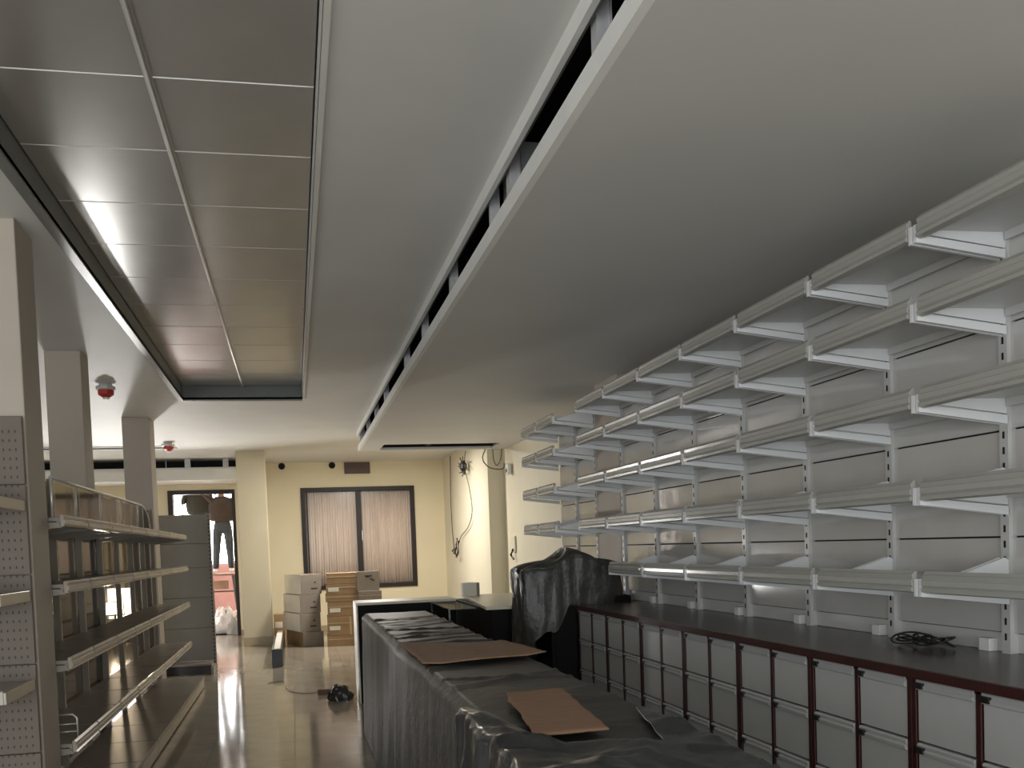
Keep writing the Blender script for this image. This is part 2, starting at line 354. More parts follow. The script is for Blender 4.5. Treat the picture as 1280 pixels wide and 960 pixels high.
B(-3.6, -1.66, 13.44, 13.60, ZC-.012, ZC-.001).build('air_slot', 'void', ceil); B(-3.6, -1.62, 13.60, 13.66, ZC-.02, ZC-.001).build('air_slot_lip', 'rim', ceil); B(-3.6, -1.62, 13.40, 13.44, ZC-.014, ZC-.001).build('air_slot_lip', 'rim', ceil)

# ---------------------------------------------------------------- right: wall shelving
ROWS = [EYE+z for z in (1.044, .767, .440, .104, -.230)]      # underside of each shelf front
XF, XU = 2.24, 2.61
def shelf_meshes(L, depth=XU-XF):
    """shelf of length L along y, origin at the near front lower corner (front faces -x)"""
    s = MB(); s.prism([(.012, .028), (depth, .030), (depth, .046), (.012, .046)], 'y', 0, L)      # deck (x,z)
    s.prism([(depth-.012, 0), (depth, 0), (depth, .03), (depth-.012, .03)], 'y', 0, L)
    s.prism([(.012, -.002), (.028, -.002), (.028, .03), (.012, .03)], 'y', 0, L)
    r = MB(); r.prism([(-.012, .000), (.010, -.006), (.012, .072), (.004, .076), (-.004, .066), (-.010, .062), (-.006, .046), (-.012, .042), (-.012, .024), (-.006, .018), (-.014, .012)], 'y', .004, L-.004)
    return s.mesh('shelf', 'shelf'), r.mesh('price_rail', 'rail')
def bracket_mesh(depth=XU-XF):
    b = MB(); b.prism([(.030, .014), (.05, .012), (depth, -.026), (depth, .10), (depth-.02, .112), (.06, .028), (.034, .024)], 'y', -.003, .003)
    b.prism([(-.006, -.018), (.02, -.020), (depth, -.064), (depth, -.032), (.02, .007), (.014, .010), (.014, .046), (-.006, .046)], 'y', -.007, .007)
    return b.mesh('bracket', 'bracket')
brk = bracket_mesh()
ZW = EYE-.48                                                    # worktop surface
def upright_meshes(z0, z1):
    u = MB().box(-.004, .04, -.020, .020, z0, z1)
    s = MB(); z = z0+.05
    while z < z1-.05:
        s.box(-.0055, -.003, -.0045, .0045, z, z+.026); z += .058
    return u.mesh('upright', 'shelf'), s.mesh('slots', 'slot')
um, us = upright_meshes(ZW, EYE+1.20)
seams = [EYE+z for z in (1.145, .748, .356, -.042, -.405)]
ends = ['third', 'fourth', 'fifth', 'sixth', 'seventh', 'eighth']
def shelving_bay(y0, y1, rows, label, near_upright=True, far_upright=False, group='bays of the white wall shelving'):
    L = y1-y0; g = .022
    o = thing('wall_shelving', (XF, y0, ZW), label, 'shelving', group)
    zl = lambda z: z-ZW
    sm, rm = shelf_meshes(L-2*g)
    for y, on in ((0, near_upright), (L, far_upright)):
        if on:
            u = link('upright', um, o, loc=(XU-XF, y, -ZW)); link('slots', us, u)['kind'] = 'stuff'
            B(-.01, .03, -.085, -.03, .0, .05).build('wall_plug', 'white', o, bevel=.003, loc=(XU-XF, y+.16, 0))
    for z in rows:
        s = link('shelf', sm, o, loc=(0, g, zl(z))); link('price_rail', rm, s)
        link('bracket', brk, o, loc=(0, .013, zl(z))); link('bracket', brk, o, loc=(0, L-.013, zl(z)))
    for a, b in zip(seams[1:], seams[:-1]):
        B(XU-XF+.012, XU-XF+.03, .012, L-.012, zl(a)+.003, zl(b)-.003).build('back_panel', 'panel', o, bevel=.003)
    B(XU-XF+.031, XU-XF+.036, .002, L-.002, zl(seams[-1]), zl(seams[0])).build('backing_sheet', 'slot', o)
    B(XU-XF+.03, XU-XF+.045, 0, L, 0.002, zl(seams[-1])-.002).build('back_plinth', 'shelf', o)
    return o
names = ['first white shelving bay at the right edge of the photo', 'second white shelving bay from the right edge', 'third white shelving bay from the right edge', 'fourth white shelving bay from the right edge',
         'fifth white shelving bay from the right edge', 'sixth white shelving bay from the right edge, beside the grey wall column']
pitch = .650; y_start = 2.848
shelving_bay(y_start-pitch, y_start, ROWS, 'white five-tier shelving bay cut off by the right edge of the photo', near_upright=True)
for k in range(6):
    ordn = ['nearest full', 'second nearest full', 'third nearest full', 'fourth nearest full', 'fifth nearest full', 'farthest full'][k]
    shelving_bay(y_start+k*pitch, y_start+(k+1)*pitch, ROWS if k < 5 else ROWS[:4], f'white five-tier wall shelving bay above the drawer cabinets, {ordn} bay', far_upright=(k == 5))
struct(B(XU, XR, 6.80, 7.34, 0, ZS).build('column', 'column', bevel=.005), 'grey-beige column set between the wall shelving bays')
shelving_bay(7.37, 7.93, ROWS[:4], 'white shelving bay just beyond the grey wall column', group='bays beyond the wall column')
shelving_bay(7.93, 8.46, ROWS[:4], 'white shelving bay at the far end of the right wall', group='bays beyond the wall column')

# ---------------------------------------------------------------- right: drawer cabinets and worktop
XC = 2.10; CW = .62
def drawer_mesh(w, h):
    d = MB(); t = .018
    d.prism([(0, 0), (0, h-.045), (-.010, h-.040), (-.014, h-.028), (-.006, h-.022), (-.010, h-.010), (-.004, h-.004), (t, h-.004), (t, 0)], 'y', 0, w)
    return d.mesh('drawer', 'drawer')
rowz = [.04, .265, .490, .715]; DH = .221
dm = drawer_mesh(.262, DH)
tagm = B(-.016, 0, -.002, .030, -.020, 0).mesh('tag', 'tag')
ords = ['first', 'second', 'third', 'fourth', 'fifth', 'sixth', 'seventh', 'eighth']
cab_y = [2.721-CW+.0+k*.6177 for k in range(7)]
for k, y0 in enumerate(cab_y):
    lab = f'maroon-framed cabinet of white drawers under the wall shelving, {ords[k]} from the right edge' if k else 'maroon-framed cabinet of white drawers cut off at the lower right corner'
    o = thing('drawer_cabinet', (XC, y0, 0), lab, 'cabinet', 'drawer cabinets along the right wall')
    c = MB(); w = .6177
    c.box(0, .5, .001, .022, 0, ZW-.035).box(0, .5, w-.022, w-.001, 0, ZW-.035).box(0, .5, w/2-.011, w/2+.011, 0, ZW-.035).box(0, .5, .022, w-.022, 0, .035).box(0, .5, .022, w-.022, ZW-.05, ZW-.035)
    c.box(.48, .5, .022, w-.022, .035, ZW-.05)
    c.build('cabinet_frame', 'maroon', o, bevel=.002)
    for yy in (.0245, w/2+.0135):
        for z in rowz:
            d = link('drawer', dm, o, loc=(.004, yy+.003, z)); link('label_tag', tagm, d, loc=(-.004, .226, DH-.016))
yw0, yw1 = cab_y[0], cab_y[-1]+.6177
wt = B(XC-.02, XU+.03, yw0, yw1, ZW-.035, ZW).build('worktop', 'worktop', bevel=.003)
wt = tag(wt, 'long dark worktop on the maroon drawer cabinets', 'worktop')
edge = B(XC-.026, XC-.02, yw0, yw1, ZW-.035, ZW-.002).build('edge_band', 'maroon', wt)
# coil of black cable on the worktop
cc = MB(); pts = []
for i in range(150):
    a = i*.21; r = .05+.03*math.sin(i*.13); pts.append((2.50+r*1.0*math.cos(a), 3.16+r*2.1*math.sin(a), ZW+.012+.035*(.5+.5*math.sin(i*.37))))
cc.tube(pts, .004, 6)
tag(cc.build('cable_coil', 'cableblack', smooth=True), 'tangled coil of thin black cable on the dark worktop', 'cable')

# ---------------------------------------------------------------- centre: plastic-covered counter
def fb(p, o=4): return noise.fractal(Vector(p), 1.0, 2.0, o)
def ridge(p): return 1-abs(noise.noise(Vector(p)))*2
ccx0, ccx1, ccy0, ccy1, ccz = .50, 1.03, 1.0, 6.95, EYE-.505
co = thing('covered_counter', (0, 0, 0), 'long counter draped in dusty dark plastic sheeting down the aisle', 'counter')
B(ccx0+.03, ccx1-.03, ccy0, ccy1-.04, 0, ccz-.03).build('counter_body', 'black', co)
prof = []
def seg(a, b, n):
    for i in range(n): prof.append((a[0]+(b[0]-a[0])*i/n, a[1]+(b[1]-a[1])*i/n))
seg((ccx0-.02, .01), (ccx0, ccz-.03), 45); seg((ccx0, ccz-.03), (ccx0+.03, ccz), 3); seg((ccx0+.03, ccz), (ccx1-.03, ccz), 30); seg((ccx1-.03, ccz), (ccx1, ccz-.03), 3); seg((ccx1, ccz-.03), (ccx1+.02, .01), 30); prof.append((ccx1+.02, .01))
creases = [(random.uniform(1.5, 6.8), random.uniform(-.35, .35), random.uniform(.006, .014), random.uniform(.016, .030), random.uniform(.45, 1.0), random.uniform(.25, .8)) for _ in range(13)]
NY = 380; vs = []; fs = []; NP = len(prof)
for j in range(NY+1):
    y = ccy0+(ccy1-ccy0)*j/NY
    for i, (x, z) in enumerate(prof):
        top = 1 if 48 <= i <= 81 else 0
        if top:   # folds mostly across the top
            f = .004*fb((x*2.0+y*.5, y*3.2, 1.3))+.022*max(0, ridge((x*.9+3, y*1.7-x*.8, 4.1))-.78)*2
            for c0, sl, hh_, ww_, xc_, xl_ in creases:
                d_ = (y-c0-sl*(x-.76))/ww_
                if abs(d_) < 3:
                    f += hh_*math.exp(-abs(d_)*(1.6 if d_ < 0 else .8))*math.exp(-((x-xc_)/xl_)**2)
            q = (x, y, z+f)
        else:     # hanging sides: vertical pleats, stronger low down
            side = -1 if i < 48 else 1
            k = .35+.65*(1-z/ccz)
            f = .022*k*fb((y*1.7+z*.25, z*.6, 7.7), 3)+.022*k*max(0, ridge((y*1.3+z*.35, z*.45, 2.2))-.6)
            q = (x+side*abs(f)*1.1, y+.01*fb((y*3, z*2, 9)), max(.004, z))
        vs.append(q)
for j in range(NY):
    for i in range(NP-1): a = j*NP+i; fs.append((a, a+1, a+NP+1, a+NP))
n0 = len(vs); fs.append(tuple(NY*NP+i for i in range(NP)))
cov = MB().add(vs, fs).build('plastic_cover', 'plastic', co, smooth=True)
# glossy sheet bunched in long folds over the near end
vs = []; fs = []; nx, ny = 120, 110
for j in range(ny+1):
    for i in range(nx+1):
        u, w_ = i/nx, j/ny
        far = 2.60-.58*max(0, min(1, (u-.26)/.16))+.36*max(0, min(1, (u-.74)/.12))+.03*fb((u*5, 1, 2))
        y = 1.0+(far-1.0)*w_
        if u < .22:      # hangs down the aisle side
            t_ = u/.22; x = ccx0-.035-.02*(1-t_); z0 = ccz-.32*(1-t_)+.012; fl_ = .03*fb((y*5, z0*2, 4))+.03*max(0, ridge((y*3.2+z0, z0*.6, 1.7))-.45); x -= abs(fl_); z = z0
        else:
            t_ = (u-.22)/.78; x = ccx0-.035+(ccx1+.06-ccx0)*t_
            fold = max(0, ridge((x*1.4-.4*y, y*3.0+x*1.2, 6.3))-.45); fine = max(0, ridge((x*4.0, y*6+x*3, 1.1))-.5)
            e_ = min(1, (1-w_)*7)*min(1, t_*8+.25)
            z = ccz+.016+(.050*fold+.020*fine+.008*fb((x*5, y*6, 3)))*(.3+.7*e_)
            if t_ > .86: z -= (t_-.86)*.9
        vs.append((x, y, z))
for j in range(ny):
    for i in range(nx): a = j*(nx+1)+i; fs.append((a, a+1, a+nx+2, a+nx+1))
cs = MB().add(vs, fs).build('plastic_sheet', 'plastic2', smooth=True)
s = cs.modifiers.new('thick', 'SOLIDIFY'); s.thickness = .003
tag(cs, 'glossy black plastic sheet bunched over the near end of the covered counter', 'plastic sheet')
def sheet(name, pts, z, m, label, sag=.004, curl=.0):
    (a, b, c, d) = [Vector((p[0], p[1], 0)) for p in pts]; vs = []; fs = []; n = 24
    for j in range(n+1):
        for i in range(n+1):
            u, w_ = i/n, j/n
            p = (a*(1-u)+b*u)*(1-w_)+(d*(1-u)+c*u)*w_
            jag = .012*fb((p.x*9, p.y*9, 5)) if (i in (0, n) or j in (0, n)) else 0
            vs.append((p.x+jag, p.y+jag, z+sag*fb((p.x*3, p.y*3, 2))+curl*(max(0, u-.85)+max(0, .1-u))))
    for j in range(n):
        for i in range(n): q = j*(n+1)+i; fs.append((q, q+1, q+n+2, q+n+1))
    o = MB().add(vs, fs).build(name, m, smooth=True)
    s = o.modifiers.new('thick', 'SOLIDIFY'); s.thickness = .005; s.offset = 0
    return tag(o, label, 'cardboard', 'flat cardboard on the covered counter')
sheet('cardboard_sheet', [(.50, 3.60), (1.06, 3.70), (.99, 4.25), (.50, 4.42)], ccz+.022, 'card', 'torn brown cardboard spanning the full width of the covered counter', curl=.06)
sheet('cardboard_sheet', [(.567, 2.12), (.765, 2.115), (.845, 2.78), (.650, 2.77)], ccz+.024, 'card', 'rectangular brown cardboard sheet nearer the camera on the covered counter')

# ---------------------------------------------------------------- centre rear: black counters, wrapped cabinet
bc = thing('black_counter', (0, 0, 0), 'black counter with a cream top behind the plastic-covered counter', 'counter')
B(.56, 1.50, 8.32, 8.72, 0, .925).build('counter_body', 'black', bc, bevel=.004)
B(.545, 1.50, 8.30, 8.75, .925, .95).build('counter_top', 'whitetop', bc, bevel=.004)
B(.545, .56, 8.30, 8.75, 0, .925).build('end_panel', 'whitetop', bc, bevel=.003)
B(.62, 1.44, 8.305, 8.319, .52, .84).build('front_panel', 'black', bc, bevel=.003)
bc2 = thing('black_counter', (0, 0, 0), 'black counter with a wide pale top beside the wrapped cabinet', 'counter')
B(1.55, 2.55, 7.0, 8.72, 0, .92).build('counter_body', 'black', bc2, bevel=.004)
MB().prism([(1.50, 6.96), (2.58, 6.96), (2.58, 8.78), (1.62, 8.78), (1.62, 8.3)], 'z', .922, .95).build('counter_top', 'whitetop', bc2, bevel=.004)
B(1.25, 1.49, 7.3, 8.28, .915, .925).build('glass_lid', 'acrylic', bc2)
B(1.25, 1.265, 7.3, 8.28, .6, .915).build('glass_front', 'acrylic', bc2)
sb = thing('small_box', (1.70, 8.62, .95), 'small white box standing on the pale counter top', 'box')
B(-.08, .06, -.05, .05, 0, .13).build('carton', 'boxwhite_lit', sb, bevel=.003); B(.06, .09, -.05, .05, 0, .128).build('side', 'boxgrey_shade', sb, bevel=.002); B(-.02, .0, -.051, .051, .13, .132).build('tape', 'tape', sb)

wc = thing('wrapped_cabinet', (0, 0, 0), 'black cabinet swathed in crumpled plastic wrap at the end of the worktop', 'cabinet')
B(1.90, 2.55, 6.47, 6.90, 0, 1.02).build('cabinet_body', 'black', wc, bevel=.004)
B(1.93, 2.10, 6.462, 6.47, .1, .98).build('cabinet_door', 'black', wc, bevel=.002)
vs = []; fs = []; NU, NV = 96, 60
for j in range(NV+1):
    v_ = j/NV
    for i in range(NU):
        a = 2*math.pi*i/NU; ca, sa = math.cos(a), math.sin(a)
        k = (abs(ca)**5+abs(sa)**5)**(-1/5)             # superellipse plan
        lump = .5+.5*noise.noise(Vector((ca*1.3+2, sa*1.3, .4)))
        ztop = 1.30+.12*math.exp(-((ca*.41*k-.06)/.22)**2)+.05*noise.noise(Vector((ca*2, sa*2, 9)))
        hang = (.95-.35*max(0, -ca))+.13*noise.noise(Vector((ca*4, sa*4, 3)))
        if v_ < .65: z = hang+(ztop-.07-hang)*(v_/.65); rr = 1+.03*math.sin(z*9+i*.2)
        else:
            q = (v_-.65)/.35; z = ztop-.07+.07*math.sin(q*P2); rr = math.cos(q*P2*.985)
        cxx, cyy = 2.09+.0*v_, 6.69
        w_ = .035*(ridge((ca*3.5, sa*3.5, z*1.6))-.5)+.02*noise.noise(Vector((ca*7, sa*7, z*4)))
        x = cxx+ca*k*(.40+w_)*rr; y = cyy+sa*k*(.235+w_*.5)*rr
        vs.append((x, min(y, 6.93), z))
for j in range(NV):
    for i in range(NU): fs.append((j*NU+i, j*NU+(i+1) % NU, (j+1)*NU+(i+1) % NU, (j+1)*NU+i))
fs.append(tuple(NV*NU+i for i in range(NU)))
MB().add(vs, fs).build('plastic_wrap', 'wrap', wc, smooth=True)
# loose hanging flap on the left of the wrap
vs = []; fs = []
for j in range(31):
    for i in range(21):
        u, w_ = i/20, j/30
        y = 6.48+.30*u; z = 1.24-.60*w_-.08*fb((u*3, 1, 4)); x = 1.68+.03*fb((u*4, w_*3, 1))+.05*w_*math.sin(u*9)+.07*w_
        vs.append((x, y, z))
for j in range(30):
    for i in range(20): a = j*21+i; fs.append((a, a+1, a+22, a+21))
fo = MB().add(vs, fs).build('plastic_flap', 'wrap', wc, smooth=True); s = fo.modifiers.new('thick', 'SOLIDIFY'); s.thickness = .002

# ---------------------------------------------------------------- left: gondola shelving along the aisle
GX, GB = -1.15, -1.50
gz = [EYE+z for z in (.175, -.165, -.555, -.985)]
def gshelf(L, d=GX-GB):
    s = MB(); s.prism([(-.012, .026), (-d, .026), (-d, .044), (-.012, .044)], 'y', 0, L); s.prism([(-.012, 0), (-.026, 0), (-.026, .026), (-.012, .026)], 'y', 0, L)
    r = MB(); r.prism([(.012, .0), (-.010, -.004), (-.012, .056), (-.002, .060), (.008, .050), (.004, .036), (.012, .030), (.012, .014), (.004, .008)], 'y', .003, L-.003)
    return s.mesh('shelf', 'gond'), r.mesh('price_rail', 'gondrail')
gb = MB(); gb.prism([(-.004, -.008), (-.02, -.008), (GB-GX, -.045), (GB-GX, .02), (-.02, .02)], 'y', -.004, .004); gbm = gb.mesh('bracket', 'gond')
gum = MB().box(-.02, .02, .001, .036, 0, EYE+.52).mesh('upright', 'gond')
gy = [4.80, 5.34]+[5.34+.67*k for k in range(1, 8)]
gn = ['nearest the large column, first', 'second', 'third', 'fourth', 'fifth', 'sixth', 'seventh', 'farthest and eighth']
for k in range(8):
    y0, y1 = gy[k], gy[k+1]; L = y1-y0
    o = thing('gondola_shelving', (GX, y0, 0), f'beige four-tier shelving bay along the left aisle, {gn[k]} from the camera', 'shelving', 'bays of the left aisle shelving')
    sm, rm = gshelf(L-.02)
    link('upright', gum, o, loc=(GB-GX, 0, 0))
    if k == 7: link('upright', gum, o, loc=(GB-GX, L-.037, 0))
    for z in gz:
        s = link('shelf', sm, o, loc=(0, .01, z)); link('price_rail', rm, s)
        link('bracket', gbm, o, loc=(0, .006, z)); link('bracket', gbm, o, loc=(0, L-.006, z))
    for za, zb in zip([.13]+sorted(gz), sorted(gz)+[1.96]): B(GB-GX-.030, GB-GX-.024, .004, L-.004, za+.004, zb-.004).build('back_panel', 'smoked', o)
    MB().box(GB-GX, .12, .004, L-.004, .10, .125).build('base_deck', 'gond', o, bevel=.003)
    MB().box(.095, .118, .004, L-.004, .012, .10).build('base_front', 'gondrail', o, bevel=.003)
    B(GB-GX, .06, .004, L-.004, 0, .012).build('base_plinth', 'tag', o)
# clear guard along the upper shelf
ag = thing('shelf_guard', (-1.20, 0, gz[0]+.045), 'clear acrylic guard with a metal rail on the upper left shelf', 'guard')
pts = [(0, y, .205) for y in (4.82, 5.4, 6.0, 6.6, 7.2, 7.5)]+[(0, 7.5+.42*math.sin(a), .012+.193*math.cos(a)) for a in [P2*i/8 for i in range(1, 9)]]
MB().tube(pts, .008).build('guard_rail', 'wire', ag, smooth=True)
for y in (4.83, 5.34, 6.01, 6.68, 7.35): MB().tube([(0, y, 0), (0, y, .205)], .007).build('post', 'wire', ag, smooth=True)
for a, b in ((4.84, 5.33), (5.35, 6.0), (6.02, 6.67), (6.69, 7.34)): B(-.003, .003, a, b, .005, .195).build('pane', 'acrylic', ag)
# white wire basket ends low on the near shelf
def wire_end(loc, label):
    o = thing('wire_divider', loc, label, 'wire divider', 'wire dividers on the low left shelf')
    MB().tube([(-.14, 0, .12), (-.02, 0, .12), (0, 0, .10), (0, 0, 0)], .005).build('outer_wire', 'wire', o, smooth=True)
    MB().tube([(-.14, 0, .07), (-.002, 0, .07)], .004).build('cross_wire', 'wire', o, smooth=True); MB().tube([(-.14, 0, .03), (-.002, 0, .03)], .004).build('cross_wire', 'wire', o, smooth=True)
wire_end((-1.165, 4.95, gz[3]+.052), 'white wire divider on the lowest raised shelf beside the large column')
wire_end((-1.05, 4.86, .127), 'white wire divider on the base deck at the bottom left corner')

# end gondola facing the camera at the far end of the row
eg = thing('end_gondola', (-1.34, 11.46, 0), 'grey end gondola with perforated upright facing the camera near the doorway', 'shelving')
zs = [.13, .545, .925, 1.30, 1.60, 1.965]
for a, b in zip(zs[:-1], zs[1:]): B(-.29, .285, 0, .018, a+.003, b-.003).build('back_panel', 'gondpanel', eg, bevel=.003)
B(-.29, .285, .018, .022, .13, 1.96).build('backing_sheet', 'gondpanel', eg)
ur = B(.285, .325, -.02, .03, 0, 1.975).build('upright', 'gondpanel', eg, bevel=.002)
hs = MB(); z = .1
while z < 1.93: hs.box(.298, .310, -.022, -.019, z, z+.022); z += .048
hs.build('slots', 'slot', ur)['kind'] = 'stuff'
B(-.33, -.29, -.02, .03, 0, 1.975).build('upright', 'gondpanel', eg, bevel=.002)
B(-.29, .29, -.30, 0, .105, .13).build('base_shelf', 'gond', eg, bevel=.003); B(-.29, .29, -.29, -.28, 0, .105).build('base_front', 'tag', eg)
B(.29, .32, -.42, -.02, 0, .10).build('foot', 'gond', eg, bevel=.003)

# near end gondola in front of the large column
ng = thing('end_gondola', (-1.70, 4.44, 0), 'beige perforated end gondola in front of the large column at the left edge', 'shelving')
for a, b in ((.13, .55), (.55, .97), (.97, 1.39), (1.39, 1.81), (1.81, 2.13)):
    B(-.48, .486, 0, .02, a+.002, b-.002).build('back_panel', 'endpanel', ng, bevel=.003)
ho = MB()
for r in range(46):
    for c in range(17):
        x, z = .02+c*.027, .16+r*.042
        ho.box(x, x+.006, -.0012, .0005, z, z+.012)
h_ = ho.build('perforations', 'hole', ng); h_['kind'] = 'stuff'
for z in (EYE+.235, EYE-.185, EYE-.60):
    s = MB().box(-.48, .47, -.42, -.004, z+.03, z+.046).build('shelf', 'gond', ng)
    MB().prism([(-.43, z), (-.43, z+.055), (-.42, z+.06), (-.41, z+.0)], 'x', -.48, .47).build('price_rail', 'gondrail', s, bevel=.002)
    B(.47, .482, -.43, -.004, z+.0, z+.052).build('end_cap', 'gondrail', s, bevel=.003)

# ---------------------------------------------------------------- portable floodlight low at the back left, behind the shelving
FL = Vector((-3.0, 15.6, .62)); AIM = Vector((.1, 6.6, 2.75))
fd = thing('work_floodlight', (FL.x, FL.y, 0), 'bright low work lamp glowing behind the left shelving', 'lamp')
MB().tube([(0, .06, .55), (0, .06, .02)], .018).build('stand', 'ladder', fd)
for a in range(3): MB().tube([(0, .06, .20), (.22*math.cos(a*2.1), .06+.22*math.sin(a*2.1), .012)], .012).build('leg', 'ladder', fd)
dq = (AIM-FL).to_track_quat('-Z', 'Y')
hd = MB().box(-.17, .17, -.12, .12, .012, .07).build('housing', 'ladder', fd, bevel=.006, loc=(0, 0, FL.z)); hd.rotation_euler = dq.to_euler()
ln = MB().box(-.15, .15, -.10, .10, .006, .011).build('lens', 'lit', fd, loc=(0, 0, FL.z)); ln.rotation_euler = dq.to_euler()
sd = bpy.data.lights.new('floodlight', 'SPOT'); sd.energy = 235; sd.color = (1, .98, .95); sd.spot_size = math.radians(88); sd.spot_blend = .6; sd.shadow_soft_size = .10
so_ = bpy.data.objects.new('floodlight', sd); COL.objects.link(so_); so_.location = FL+(AIM-FL).normalized()*.12; so_.rotation_euler = dq.to_euler()

# ---------------------------------------------------------------- rear: cartons
def carton(x0, y0, z0, w, d, h, rot, side, front, label, labs=0, group='stacked cartons under the window'):
    o = thing('carton', (x0, y0, z0), label, 'box', group); o.rotation_euler = (0, 0, rot)
    b = B(0, w, 0, d, 0, h).build('carton_body', front, o, bevel=.004)
    if side != front: B(-.002, .0, .004, d-.004, .004, h-.004).build('painted_side', side, o)
    B(w*.5-.025, w*.5+.025, -.0012, d+.0012, h-.0, h+.0012).build('tape', 'tape', o)
    return o
SX, SY = .055, 13.62; hh = [(.02-.02, .225), (.225, .285), (.51, .285), (.795, .305)]
offs = [(.02, -.03), (-.015, 0), (-.005, .01), (.02, .02)]
txt = ['bottom', 'second from the bottom', 'third from the bottom', 'topmost']
for k, ((z, h), (dx, dy)) in enumerate(zip(hh, offs)):
    o = carton(SX+dx, SY+dy, z, .33, .80, h-.004, .32, 'boxwhite_lit' if k else 'boxbrown', 'boxgrey_shade', f'carton with light and shade painted on its faces, left stack, {txt[k]}')  # pale sides and grey fronts put the light from the left into the colour
    if k: 
        for j in range(2): B(.16+.05*j, .26-.02*j, -.002, 0, h*.25+j*h*.3, h*.25+j*h*.3+.022).build('print', 'ink', o)
        for j in range(3): B(-.004, -.002, .0, .80, h*(.2+.25*j), h*(.2+.25*j)+.012).build('seam', 'label', o)
bx = [(0, .165), (.165, .29), (.455, .22), (.675, .11), (.785, .16), (.945, .165)]
bt = ['lowest', 'second up', 'third up', 'fourth up', 'fifth up', 'topmost']
for k, (z, h) in enumerate(bx):
    o = carton(.445+.012*((k*7) % 3-1), 13.45, z, .80 if k != 5 else .78, .5, h-.003, -.03, 'boxbrown', 'boxbrown', f'long brown carton in the wide stack below the window, {bt[k]}')
    B(.0, .80-.02, -.003, -.001, h*.62, h*.62+.010).build('flap_seam', 'tape', o)
    if k in (1, 2, 4): B(.03, .19, -.004, -.001, h*.28, h*.28+.06).build('paper_label', 'label', o, bevel=.001)
    if k == 1: B(.33, .36, -.004, -.001, .0, h-.01).build('tape_strip', 'tape', o)
o = thing('carton', (.905, 13.37, .80), 'upright grey carton on the right of the wide brown stack, topmost', 'box', 'stacked cartons under the window')
B(0, .34, 0, .05, .03, .32).build('carton_body', 'boxgrey_shade', o, bevel=.004)
for a, b in ((.12, .23), (.20, .24), (.14, .19), (.23, .27)): B(a, b, -.002, 0, .25-.6*(a-.1), .27-.6*(a-.1)).build('print', 'ink', o)
o = thing('carton', (.92, 13.34, .68), 'flat grey carton below the upright grey carton', 'box', 'stacked cartons under the window')
B(0, .35, 0, .08, .0, .145).build('carton_body', 'boxgrey_shade', o, bevel=.004); B(0, .35, -.002, 0, .07, .078).build('tape', 'tape', o)
o = thing('carton', (-.385, 15.0, 0), 'small brown carton beside the pillar foot', 'box')
B(0, .3, 0, .3, 0, .42).build('carton_body', 'boxbrown', o, bevel=.004); B(.12, .18, -.002, .302, .42, .4215).build('tape', 'tape', o); B(.02, .14, -.002, 0, .2, .3).build('paper_label', 'label', o)
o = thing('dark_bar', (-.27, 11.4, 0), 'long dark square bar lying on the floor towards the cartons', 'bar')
B(-.065, .065, 0, 2.7, 0, .225).build('tube_body', 'navy', o, bevel=.006); B(-.067, .067, -.004, .0, .0, .225).build('end_cap', 'navy', o, bevel=.003); B(-.04, .04, .02, 2.65, .225, .232).build('lit_top_paint', 'boxwhite_lit', o)  # the pale strip paints the light falling on the bar's top
# black plastic bag and wood scrap on the floor
vs = []; fs = []
for j in range(15):
    for i in range(28):
        a = 2*math.pi*i/28; v_ = j/14
        r = (.075*math.cos(v_*P2*.98)+.02)*(1+.35*noise.noise(Vector((math.cos(a)*2, math.sin(a)*2, v_*3))))
        vs.append((r*math.cos(a)*1.25, r*math.sin(a), .14*math.sin(v_*P2)*(1+.3*noise.noise(Vector((a, v_, 1))))))
for j in range(14):
    for i in range(28): fs.append((j*28+i, j*28+(i+1) % 28, (j+1)*28+(i+1) % 28, (j+1)*28+i))
fs.append(tuple(14*28+i for i in range(28)))
o = MB().add(vs, fs).build('plastic_bag', 'plastic2', smooth=True, loc=(.50, 8.05, 0)); o.location = (.38, 8.62, 0)
tag(o, 'crumpled black plastic bag on the floor at the counter corner', 'bag')
o = thing('wood_scrap', (.17, 9.0, 0), 'short brown wood offcut by the black bag', 'wood'); B(0, .16, 0, .06, 0, .05).build('offcut', 'wood', o, bevel=.003); B(.02, .03, -.001, .061, .05, .051).build('pencil_mark', 'ink', o)
fc = MB(); pts = []
for i in range(60):
    tt = i/59; pts.append((-.35+.55*tt+.06*math.sin(tt*9), 10.0-.9*tt+.25*math.sin(tt*7), .006))
fc.tube(pts, .0035, 6); tag(fc.build('floor_cable', 'cable', smooth=True), 'thin dark cable trailing over the glossy floor', 'cable')

# cables on the rear right wall
def cable(name, pts, r, m, label):
    pts = [Vector(p) for p in pts]; out = []
    for i in range(len(pts)-1):
        p0, p1, p2, p3 = pts[max(i-1, 0)], pts[i], pts[i+1], pts[min(i+2, len(pts)-1)]
        for k in range(8):
            q = k/8; out.append(.5*((2*p1)+(p2-p0)*q+(2*p0-5*p1+4*p2-p3)*q*q+(3*p1-p0-3*p2+p3)*q**3))
    out.append(pts[-1])
    return tag(MB().tube(out, r, 6).build(name, m, smooth=True), label, 'cable', 'loose cables on the rear right wall')
xw = 2.755
cable('wall_cable', [(xw, 15.3, 3.03), (xw-.02, 15.28, 2.4), (xw-.01, 15.32, 1.8), (xw, 15.25, 1.36), (xw-.03, 15.2, 1.33)], .008, 'cable', 'thin grey cable hanging straight down the rear right wall')
cable('wall_cable', [(xw-.02, 13.8, 2.95), (xw-.05, 13.78, 2.7), (xw-.02, 13.6, 2.35), (xw-.02, 13.45, 1.98), (xw-.02, 13.8, 1.75), (xw-.02, 14.4, 1.62), (xw-.03, 14.6, 1.5)], .007, 'cable', 'thin grey cable bowing down from the cable knot')
